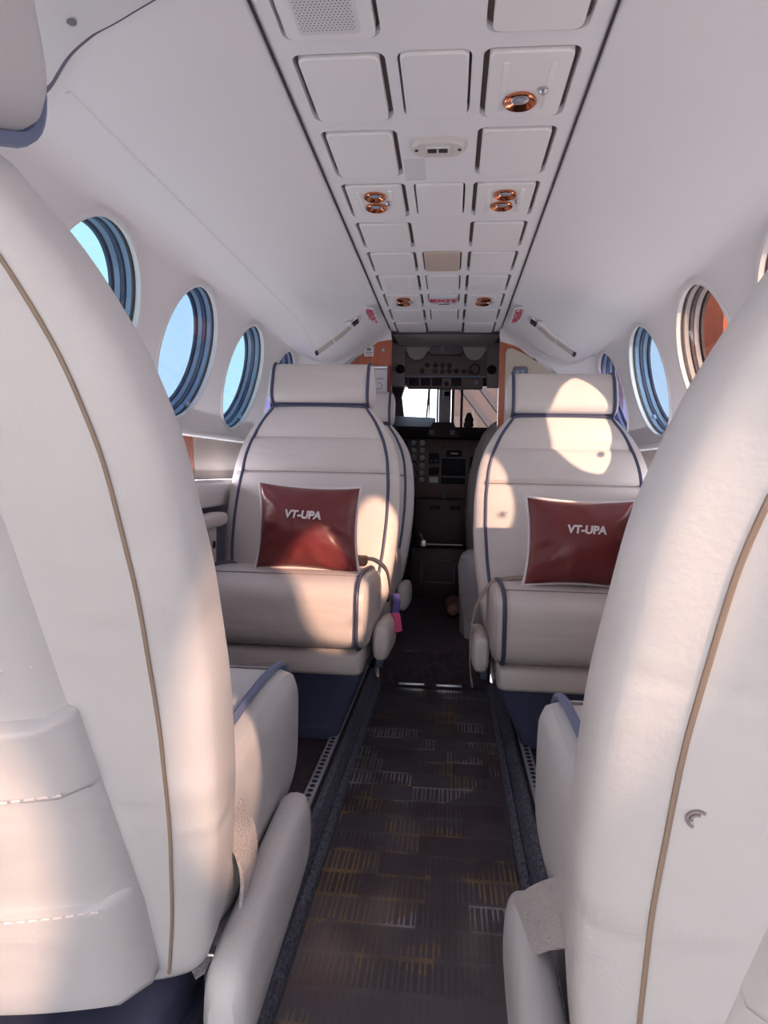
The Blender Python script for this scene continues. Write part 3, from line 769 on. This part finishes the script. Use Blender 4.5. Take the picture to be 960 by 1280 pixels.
# ------------------------------------------------------------------ seat belts, tassel
b = MB().ribbon(smooth_path([(-.22, .63, .50), (-.185, .66, .475), (-.160, .675, .43), (-.156, .675, .385), (-.168, .66, .345), (-.205, .63, .325)], 6), .05, (0, 1, .35), .0018).build('seat_belt', WEB)
tag(b, 'pale grey seat belt looped beside the near left seat', 'seat belt', 'seat belts')
MB().box((-.195, .63, .31), (-.160, .67, .335), .004).build('buckle', METAL, b)
b = MB().ribbon(smooth_path([(.20, .62, .42), (.155, .66, .385), (.128, .70, .335), (.126, .71, .30), (.145, .69, .255), (.17, .66, .20), (.175, .65, .15)], 6), .065, (0, 1, .5), .0018).build('seat_belt', WEB)
tag(b, 'pale grey seat belt hanging twisted beside the near right seat', 'seat belt', 'seat belts')
b = MB().ribbon(smooth_path([(.37, 2.005, .515), (.28, 1.985, .515), (.215, 1.965, .512), (.165, 1.95, .495), (.125, 1.945, .42), (.115, 1.945, .33), (.118, 1.95, .24), (.125, 1.95, .20)], 6), .038, (0, 1, .1), .0018).build('seat_belt', WEBT)
tag(b, 'tan seat belt hanging off the aisle side of the right pillow seat', 'seat belt', 'seat belts')
b = MB().ribbon(smooth_path([(-.23, 1.93, .562), (-.19, 1.90, .566), (-.16, 1.90, .562), (-.13, 1.93, .53), (-.12, 1.96, .47)], 6), .03, (0, 1, .1), .002).build('seat_belt', WEBT)
tag(b, 'seat belt with brown buckle beside the left pillow', 'seat belt', 'seat belts')
MB().box((-.222, 1.835, .552), (-.178, 1.885, .578), .006).build('buckle', BROWN, b)
t = MB().lathe([(.002, .022), (.012, .018), (.016, .0), (.020, -.022), (.022, -.036), (.012, -.042), (0, -.042)], (-.108, 2.02, .372), n=14).build('tassel', PINK)
tag(t, 'pink tassel on a violet cord hanging off the left pillow seat', 'tassel')
MB().tube([(-.108, 2.02, .445), (-.105, 2.02, .42), (-.108, 2.02, .39)], .011, 10).build('cord', VIOLET, t)

# ------------------------------------------------------------------ forward partition
ARC_R = [(.249, 1.398), (.31, 1.381), (.373, 1.351), (.43, 1.318), (.48, 1.282), (.534, 1.229), (.575, 1.16), (.60, 1.08), (.61, .95), (.61, .05)]
ARC_L = [(-.233, 1.404), (-.29, 1.396), (-.342, 1.384), (-.40, 1.355), (-.451, 1.322), (-.51, 1.27), (-.56, 1.19), (-.59, 1.10), (-.60, .95), (-.60, .05)]
pl = MB().prism([Vector((-.233, 3.10, .14))]+[Vector((a, 3.10, b)) for a, b in ARC_L], (0, .03, 0)).build('partition', WOODM, smooth=False)
tag(pl, 'red wood veneer partition forward on the left with paper card', 'partition')
MB().box((-.249, 3.085, .14), (-.233, 3.10, 1.285), .003).build('edge_strip', mat('red_edge', (.20, .03, .03), .4), pl)
MB().box((-.50, 3.088, 1.272), (-.249, 3.10, 1.285), .002).build('card_rail', METAL, pl)
cd = MB().box((-.475, 3.09, .95), (-.250, 3.10, 1.270), .002).build('information_card', CARD, pl)
cl_ = MB()
cl_.box((-.345, 3.0885, 1.225), (-.265, 3.09, 1.228))
for i in range(4): cl_.box((-.31, 3.0885, 1.165-.009*i), (-.268, 3.09, 1.168-.009*i))
k = [(-.30+.028*math.cos(a), 3.0893, 1.195+.016*math.sin(a)) for a in np.linspace(0, 2*math.pi, 24)[:-1]]
cl_.tube(k, .0012, 5, True); cl_.build('card_print', INK, cd)
sg = MB().box((-.358, 3.092, 1.328), (-.314, 3.10, 1.372), .002).build('small_sign', CARD, pl)
MB().box((-.345, 3.0905, 1.352), (-.327, 3.092, 1.364)).box((-.352, 3.0905, 1.342), (-.320, 3.092, 1.345)).box((-.35, 3.0905, 1.334), (-.324, 3.092, 1.336)).build('sign_print', INK, sg)
MB().lathe([(.008, 0), (.008, .006), (.004, .009), (0, .009)], (-.272, 3.10, 1.356), (0, -1, 0), 14).build('screw', METAL, pl)

fr = MB().prism([Vector((.249, 3.10, .14))]+[Vector((a, 3.10, b)) for a, b in ARC_R], (0, .03, 0)).build('partition', WOODM, smooth=False)
tag(fr, 'cream faced partition forward on the right with red wood edging', 'partition')
ins = [(.281, .20), (.275, 1.345), (.283, 1.364), (.305, 1.366), (.365, 1.338), (.42, 1.303), (.468, 1.268), (.52, 1.215), (.555, 1.15), (.575, 1.07), (.585, .95), (.585, .20)]
MB().prism([Vector((a, 3.099, b)) for a, b in ins], (0, -.006, 0)).build('cream_face', mat('cream_laminate', (.56, .49, .40), .5), fr, smooth=False)
lt = MB().loft([[(.341+a, 3.094-d, 1.263+b) for a, b in rrect(-.034+e, .034-e, -.022+e, .022-e, .012)] for d, e in ((0, 0), (.005, 0), (.007, .003))]).build('latch', INK, fr)
for dx in (-.012, .010): MB().lathe([(.008, 0), (.008, .003), (0, .004)], (.341+dx, 3.087, 1.263), (0, -1, 0), 14).build('latch_button', RINGL, lt)
# close-out between cabin shell and partition arch
for s, A, nm in ((-1, ARC_L, 'left'), (1, ARC_R, 'right')):
    tot = lambda P: np.cumsum([0]+[math.dist(P[i], P[i+1]) for i in range(len(P)-1)])
    sec = [(abs(a), b) for a, b in reversed(SEC)]; A2 = [(abs(a-.003), b) for a, b in A]
    def res(P, n):
        d = tot(P); q = np.linspace(0, d[-1], n); return [(interp(x, d, [p[0] for p in P]), interp(x, d, [p[1] for p in P])) for x in q]
    SA, SB = res([p for p in sec if p[1] > .9], 30), res([p for p in A2 if p[1] > .9], 30)
    rows = []
    for yy, tt in ((2.985, 0), (3.01, .02), (3.035, .08), (3.06, .22), (3.08, .45), (3.092, .75), (3.1, 1.0)):
        rows.append([Vector((.003+s*(a[0]*(1-tt)+b_[0]*tt), yy, ((a[1]-(drop(a[0], yy) if a[1] > 1.29 else 0))*(1-tt)+b_[1]*tt)-.001)) for a, b_ in zip(SA, SB)])
    rows2 = [[p+Vector((s*.01, .012, .006)) for p in r] for r in rows]
    vv = [p for r in rows for p in r]+[p for r in rows2 for p in r]; n = 30; K = n*len(rows); ff = []
    for o in (0, K):
        for i in range(len(rows)-1):
            for j in range(n-1): ff.append([o+i*n+j, o+i*n+j+1, o+(i+1)*n+j+1, o+(i+1)*n+j])
    o = obj('wall_front', vv, ff, LINER, None, True, 60); struct(o, 'white curved moulding at the forward end on the %s' % nm)

# ------------------------------------------------------------------ cockpit
sh = MB()
sh.box((-.80, 3.13, .05), (-.72, 4.5, 1.5)); sh.box((.72, 3.13, .05), (.80, 4.5, 1.5))
sh.box((-.8, 3.13, 1.47), (.8, 4.5, 1.53))
sh.prism([(-.8, 3.097, 1.44), (.8, 3.097, 1.44), (.8, 3.45, 1.455), (-.8, 3.45, 1.455)], (0, 0, .04))
sh.box((-.8, 3.101, 1.40), (-.61, 3.14, 1.5)); sh.box((.61, 3.101, 1.40), (.8, 3.14, 1.5))
sh.box((-.76, 3.101, .05), (-.60, 3.13, 1.45)); sh.box((.61, 3.101, .05), (.76, 3.13, 1.45))
o = sh.build('wall_cockpit', COCK, smooth=False); struct(o, 'dark purple grey cockpit shell')
fw = MB()
fw.box((-.8, 4.33, .14), (.8, 4.40, 1.06)); fw.box((-.8, 4.30, 1.345), (.8, 4.40, 1.5))
fw.prism([(-.8, 4.33, 1.06), (-.245, 4.33, 1.06), (-.275, 4.33, 1.28), (-.255, 4.33, 1.35), (-.8, 4.33, 1.35)], (0, .07, 0))
fw.box((.46, 4.33, 1.06), (.8, 4.40, 1.35))
o = fw.build('wall_front', COCK, smooth=False); struct(o, 'cockpit front bulkhead around the windshields')
wp = MB().box((-.038, 4.28, 1.06), (.037, 4.36, 1.36), .006).build('window_post', mat('pale_post', (.78, .72, .74), .6)); struct(wp, 'pale centre post between the windshields')
MB().box((-.052, 4.30, 1.06), (-.041, 4.37, 1.36)).box((.040, 4.30, 1.06), (.058, 4.37, 1.36)).build('post_seal', DARK, wp, smooth=False)
MB().box((.096, 4.31, 1.06), (.112, 4.345, 1.36)).build('post_seal', DARK, wp, smooth=False)
g = MB().box((-.29, 4.365, 1.05), (-.04, 4.371, 1.36)).build('window_23', CLEAR, smooth=False); struct(g, 'left windshield pane')
g = MB().box((.04, 4.365, 1.05), (.47, 4.371, 1.36)).build('window_24', pane_mat('shield_r', (.8, .76, .8), .05), smooth=False); struct(g, 'right windshield pane')
wpr = MB().tube([(-.105, 4.42, 1.36), (-.118, 4.40, 1.12)], .006, 8).tube([(-.100, 4.42, 1.36), (-.102, 4.40, 1.15)], .004, 8).build('wiper', DARK); tag(wpr, 'dark wiper arm outside the left windshield', 'wiper')
# orange red shed seen through a right window
sd = empty('shed', (9.2, 21, -1.3), 'orange red shed seen through the right cabin window', 'building')
MB().box((-1.35, 0, 0), (2.9, 4, 8.5)).build('wall', mat('orange_wall', (.40, .085, .035), .7, var=.15, vscale=.6), sd, smooth=False)
for x in (-.9, -.1, .7, 1.5, 2.3): MB().box((x, -.12, 0), (x+.16, 0, 8.5)).build('post', mat('orange_post', (.36, .10, .06), .7), sd, smooth=False)
# hangar wall seen ahead on the right
hb = empty('hangar', (3.0, 26, -1.3), 'red brown building with slanted roof ribs seen through the right windshield', 'building')
hm = mat('rust_wall', (.021, .0115, .0105), .8, var=.35, vscale=.8)
MB().box((-2.92, 0, 0), (2.9, 8, 7.5)).build('wall', hm, hb, smooth=False)
for k in range(9):
    x = -4.2+k*.75
    a, b_ = x, x+2.6
    q = [(max(-2.88, min(2.85, p)), -.05, h) for p, h in ((a, 5.2), (a+.25, 5.2), (b_+.25, 1.9), (b_, 1.9))]
    if q[0][0] == q[1][0]: continue
    MB().prism(q, (0, .08, 0)).build('rib', mat('rust_rib_%d' % k, (.011, .008, .011), .8), hb, smooth=False)

# instrument panel
ip = empty('instrument_panel', (0, 3.93, .14), 'dark brown cockpit instrument panel with round gauges and screens', 'instrument panel')
def ipb(name, m, a, b, bev=.003, par=ip):
    return MB().box((a[0], a[1]-3.93, a[2]-.14), (b[0], b[1]-3.93, b[2]-.14), bev).build(name, m, par)
face = ipb('face', PANELM, (-.60, 3.91, .66), (.60, 3.95, 1.01))
ipb('lower_face', DARK, (-.60, 3.92, .45), (.60, 3.96, .66))
gz = [.975, .932, .889, .846, .803, .765]
for j, z in enumerate(gz):
    for i, x in enumerate((-.168, -.118)):
        r = .0195
        gg = MB().lathe([(r, 0), (r, .006), (r*.86, .008), (r*.84, .004), (0, .004)], (x, -.018, z-.14), (0, -1, 0), 20).build('gauge', GAUGE, ip)
        MB().box((x-.001, -.0245, z-.14), (x+.001, -.023, z-.14+.013)).build('needle', CARD, gg, smooth=False)
for j, z in enumerate((.96, .90, .84)):
    ipb('gauge_block', GLASSD, (-.28, 3.900, z-.024), (-.205, 3.912, z+.024))
sc_ = ipb('screen_bezel', INK, (-.016, 3.898, .735), (.141, 3.912, .897), .004)
ipb('screen', GLASSD, (-.006, 3.894, .790), (.131, 3.899, .887), .002, sc_)
ipb('screen', GLASSD, (-.006, 3.894, .742), (.131, 3.899, .778), .002, sc_)
rd = ipb('radio', GLASSD, (.020, 3.897, .898), (.105, 3.912, .935)); ipb('radio_display', CARD, (.045, 3.8955, .912), (.085, 3.897, .920), .001, rd)
sq = ipb('avionics_box', GLASSD, (-.078, 3.897, .858), (-.022, 3.912, .915))
for dx in (-.064, -.036): MB().lathe([(.007, 0), (.007, .012), (.005, .014), (0, .014)], (dx, -.033, .872-.14), (0, -1, 0), 12).build('knob', INK, sq)
ipb('avionics_box', GLASSD, (-.078, 3.897, .795), (-.022, 3.912, .835)); ipb('paper_label', CARD, (-.075, 3.905, .748), (-.024, 3.911, .782), .001)
ipb('avionics_box', GLASSD, (.155, 3.897, .84), (.215, 3.912, .90)); ipb('avionics_box', GLASSD, (.155, 3.897, .75), (.215, 3.912, .82))
for i, (x, z) in enumerate(((-.055, .945), (-.005, .925), (.0, .95), (.035, .955), (.06, .957), (.085, .955), (.12, .93), (.18, .95), (.005, .915), (.135, .912))):
    MB().lathe([(.008 if i else .012, 0), (.008 if i else .012, .010), (.006, .013), (0, .013)], (x, -.018, z-.14), (0, -1, 0), 14).build('knob', INK, ip)
MB().prism([(-.36, 4.0-3.93, 1.055-.14), (-.055, 4.0-3.93, 1.055-.14), (-.055, 4.27-3.93, 1.145-.14), (-.36, 4.27-3.93, 1.155-.14)], (0, .02, -.06)).build('shield_lit_top', mat('shield_lit_grey', (.07, .055, .08), .7), ip, smooth=False)  # added wedge, its lighter grey paints the lit top of the glareshield
gs = MB()
gs.loft([[Vector((x, 3.72+.0*x-3.93, 1.03-.14)), Vector((x, 3.735-3.93, 1.055-.14)), Vector((x, 4.30-3.93, 1.075-.14)), Vector((x, 4.30-3.93, 1.0-.14)), Vector((x, 3.93-3.93, .995-.14)), Vector((x, 3.74-3.93, 1.0-.14))] for x in np.linspace(-.60, .60, 10)])
gl = gs.build('glareshield', SHIELD, ip)
an = MB().prism([(-.088, 3.70-3.93, .998-.14), (-.056, 3.70-3.93, 1.078-.14), (.056, 3.70-3.93, 1.078-.14), (.088, 3.70-3.93, .998-.14)], (0, .18, 0)).build('annunciator', SHIELD, gl, smooth=False)
for dx in (-.062, .05):
    MB().box((dx-.014, 3.692-3.93, 1.010-.14), (dx+.014, 3.70-3.93, 1.036-.14), .003).build('warning_light', RINGD, an)
dv = MB().box((.11, 3.78, 1.060), (.165, 3.83, 1.085), .008).lathe([(.022, 0), (.026, .02), (.015, .05), (.008, .06), (0, .06)], (.14, 3.805, 1.08), n=14).build('device', DARK); tag(dv, 'small dark device standing on the glareshield at right', 'device')
cp = MB().box((-.012, 4.22, 1.245), (.036, 4.277, 1.33), .008).build('compass', CARD); tag(cp, 'small compass on the centre windshield post', 'compass')
MB().box((-.004, 4.214, 1.275), (.028, 4.221, 1.30), .003).build('window', GLASSD, cp)

# overhead panel, visors, gaspers
ov = empty('overhead_panel', (0, 3.5, 1.30), 'dark brown overhead switch panel above the windshields', 'switch panel')
def ovb(name, m, a, b, bev=.002, par=ov): return MB().box((a[0], a[1]-3.5, a[2]-1.3), (b[0], b[1]-3.5, b[2]-1.3), bev).build(name, m, par)
ovb('face', OVERM, (-.205, 3.49, 1.296), (.208, 3.53, 1.42)); ovb('rim', RINGL, (-.205, 3.484, 1.290), (.208, 3.494, 1.297)); ovb('rim', INK, (-.211, 3.484, 1.29), (-.205, 3.495, 1.42)); ovb('rim', INK, (.208, 3.484, 1.29), (.214, 3.495, 1.42))
lo = ovb('lower_face', OVERM, (-.185, 3.47, 1.232), (.195, 3.53, 1.288), .006)
for x in (-.15, -.092, -.034, .062): ovb('display', GLASSD, (x-.025, 3.464, 1.243), (x+.025, 3.472, 1.282), .002, lo)
MB().lathe([(.012, 0), (.010, .016), (0, .016)], (.014, -.03, 1.255-1.3), (0, -1, 0), 12).build('knob', GLASSD, lo)
MB().lathe([(.010, 0), (.008, .012), (0, .012)], (.163, -.03, 1.262-1.3), (0, -1, 0), 12).build('knob', RINGL, lo)
for z, xs in ((1.352, (-.085, -.045, -.008, .026)), (1.322, (-.11, -.045, -.008, .026, .062, .098, .13))):
    for x in xs:
        MB().lathe([(.013, 0), (.011, .012), (.009, .02), (0, .02)], (x, -.01, z-1.3), (0, -1, 0), 12).build('knob', DARK, ov)
MB().tube([(.155+.022*math.cos(a), -.012, .030+.026*math.sin(a)) for a in np.linspace(0, 2*math.pi, 20)[:-1]], .004, 6, True).build('cable', DARK, ov)
for s, xm, nm in ((-1, -.137, 'left'), (1, .148, 'right')):
    pts = [(-.056, 0)]+[(-.056+.004*i, -.012*i) for i in range(1, 3)]
    outl = [(-.056, .0), (-.050, -.030), (-.036, -.055), (-.015, -.068), (.015, -.068), (.036, -.055), (.050, -.030), (.056, .0)]
    v = MB().prism([Vector((xm+a, 3.44, 1.437+b)) for a, b in outl], (0, .012, 0)).build('sun_visor', mat('visor_%s' % nm, (.40, .37, .36), .6), smooth=False)
    tag(v, 'pale rounded sun visor folded up at the %s of the overhead panel' % nm, 'sun visor', 'sun visors')
    MB().box((xm-.06, 3.43, 1.432), (xm+.06, 3.46, 1.445), .003).build('hinge', INK, v)
mp = MB().box((-.072, 3.45, 1.395), (.088, 3.481, 1.44), .008).build('map_light_housing', COCK); tag(mp, 'grey housing between the two sun visors', 'housing')
MB().box((-.02, 3.445, 1.40), (.0, 3.452, 1.438), .002).box((.02, 3.445, 1.40), (.024, 3.452, 1.438)).build('rib', INK, mp)
for s, x, nm in ((-1, -.222, 'left'), (1, .238, 'right')):
    gp = MB().lathe([(.022, 0), (.022, .012), (.014, .022), (.008, .03), (0, .03)], (x, 3.47, 1.325), (s*-.3, -1, 0), 18).build('air_nozzle', GLASSD); tag(gp, 'dark air nozzle on the %s side of the overhead panel' % nm, 'air nozzle', 'cockpit air nozzles')
    sp_ = MB().box((x-.09 if s < 0 else x-.022, 3.475, 1.24), (x+.022 if s < 0 else x+.09, 3.52, 1.47), .004).build('cockpit_headliner', mat('ck_%s' % nm, (.27, .24, .24), .7)); tag(sp_, 'grey liner panel %s of the overhead switches' % nm, 'panel', 'cockpit liner panels')
o = MB().prism([(-.24, 3.14, 1.445), (.26, 3.14, 1.445), (.235, 3.43, 1.438), (-.225, 3.43, 1.438)], (0, 0, .006)).build('trim_20', mat('ck_top', (.50, .47, .46), .6), smooth=False); struct(o, 'pale cockpit ceiling above the switches')

# pedestal
pd = empty('pedestal', (.012, 3.65, .14), 'dark centre pedestal with throttle levers between the pilots', 'pedestal')
def pdb(name, m, a, b, bev=.004, par=pd): return MB().box((a[0]-.012, a[1]-3.65, a[2]-.14), (b[0]-.012, b[1]-3.65, b[2]-.14), bev).build(name, m, par)
pdb('lower_box', DARK, (-.155, 3.65, .14), (.175, 3.905, .40))
pdb('upper_box', DARK, (-.14, 3.74, .40), (.165, 3.905, .66))
fw_ = MB()
for a, b in (((-.10, 3.64, .335), (.083, 3.652, .343)), ((-.10, 3.64, .212), (.083, 3.652, .220)), ((-.10, 3.64, .212), (-.092, 3.652, .343)), ((.075, 3.64, .212), (.083, 3.652, .343))):
    fw_.box((a[0]-.012, a[1]-3.65, a[2]-.14), (b[0]-.012, b[1]-3.65, b[2]-.14))
fw_.build('frame', mat('brown_frame', (.14, .07, .065), .5), pd, smooth=False)
MB().tube([(-.085, -.02, .283), (.107, -.02, .283)], .004, 8).tube([(-.12, -.02, .34), (-.10, -.02, .30), (-.085, -.02, .283)], .006, 8).build('control_bar', METAL, pd)
MB().box((-.115, -.03, .27), (-.085, .0, .305), .003).build('bar_bracket', METAL, pd)
for x in (.0, .012): MB().tube([(x, .20, .44), (x-.004, .12, .56)], .004, 8).build('lever', RINGL, pd)
for x in (-.06, -.03, .05, .08):
    lv = MB().tube([(x, .16, .40), (x, .10, .47)], .004, 8).build('lever', INK, pd); MB().lathe([(.012, -.01), (.014, 0), (.012, .012), (0, .014)], (x, .095, .475), n=12).build('knob', DARK, lv)
MB().tube([(-.09, .10, .43), (-.02, .10, .437)], .004, 8).build('toggle_bar', RINGL, pd)

# grey covered pilot seat, cloth covered bench and canister on the right
def draped(name, label, cat, path, m, thick=.10, waves=5, amp=.008):
    """cloth over a seat back: outline rings up the height"""
    rings = []
    for z, x0, x1, y, t in path:
        r = []
        for k in range(48):
            a = 2*math.pi*k/48
            wv = 1+amp/.1*math.sin(waves*a*2+z*14)*.25
            r.append(Vector(((x0+x1)/2+(x1-x0)/2*sgnpow(math.cos(a), .55)*wv, y+t*sgnpow(math.sin(a), .6)*wv+.006*math.sin(9*a+z*20), z)))
        rings.append(r)
    o = MB().loft(rings).build(name, m); tag(o, label, cat); return o
ps = draped('pilot_seat', 'pilot seat draped in grey cloth in the cockpit on the right', 'seat', [(.145, .18, .60, 3.48, .10), (.45, .135, .62, 3.46, .11), (.62, .12, .62, 3.44, .11), (.80, .135, .60, 3.42, .10), (.92, .165, .57, 3.40, .09), (1.0, .20, .53, 3.39, .08), (1.05, .24, .49, 3.385, .07), (1.075, .28, .45, 3.38, .045), (1.08, .32, .41, 3.38, .02)], CLOTH)
bn = draped('covered_bench', 'low bench draped in pale grey cloth behind the right pillow seat', 'bench', [(.142, .105, .62, 2.86, .17), (.25, .098, .62, 2.86, .175), (.36, .09, .62, 2.86, .175), (.43, .09, .62, 2.86, .17), (.465, .10, .615, 2.86, .16), (.48, .12, .60, 2.86, .14)], CLOTHL)
cn = MB().lathe([(.0, -.05), (.026, -.045), (.036, -.02), (.038, 0), (.038, .12), (.03, .14), (.012, .15), (.012, .17), (0, .17)], (.075, 3.16, .18), (0, 1, 0), 20).build('canister', mat('rust_brown', (.20, .09, .08), .5)); tag(cn, 'small reddish brown canister lying on the step by the pedestal', 'canister')
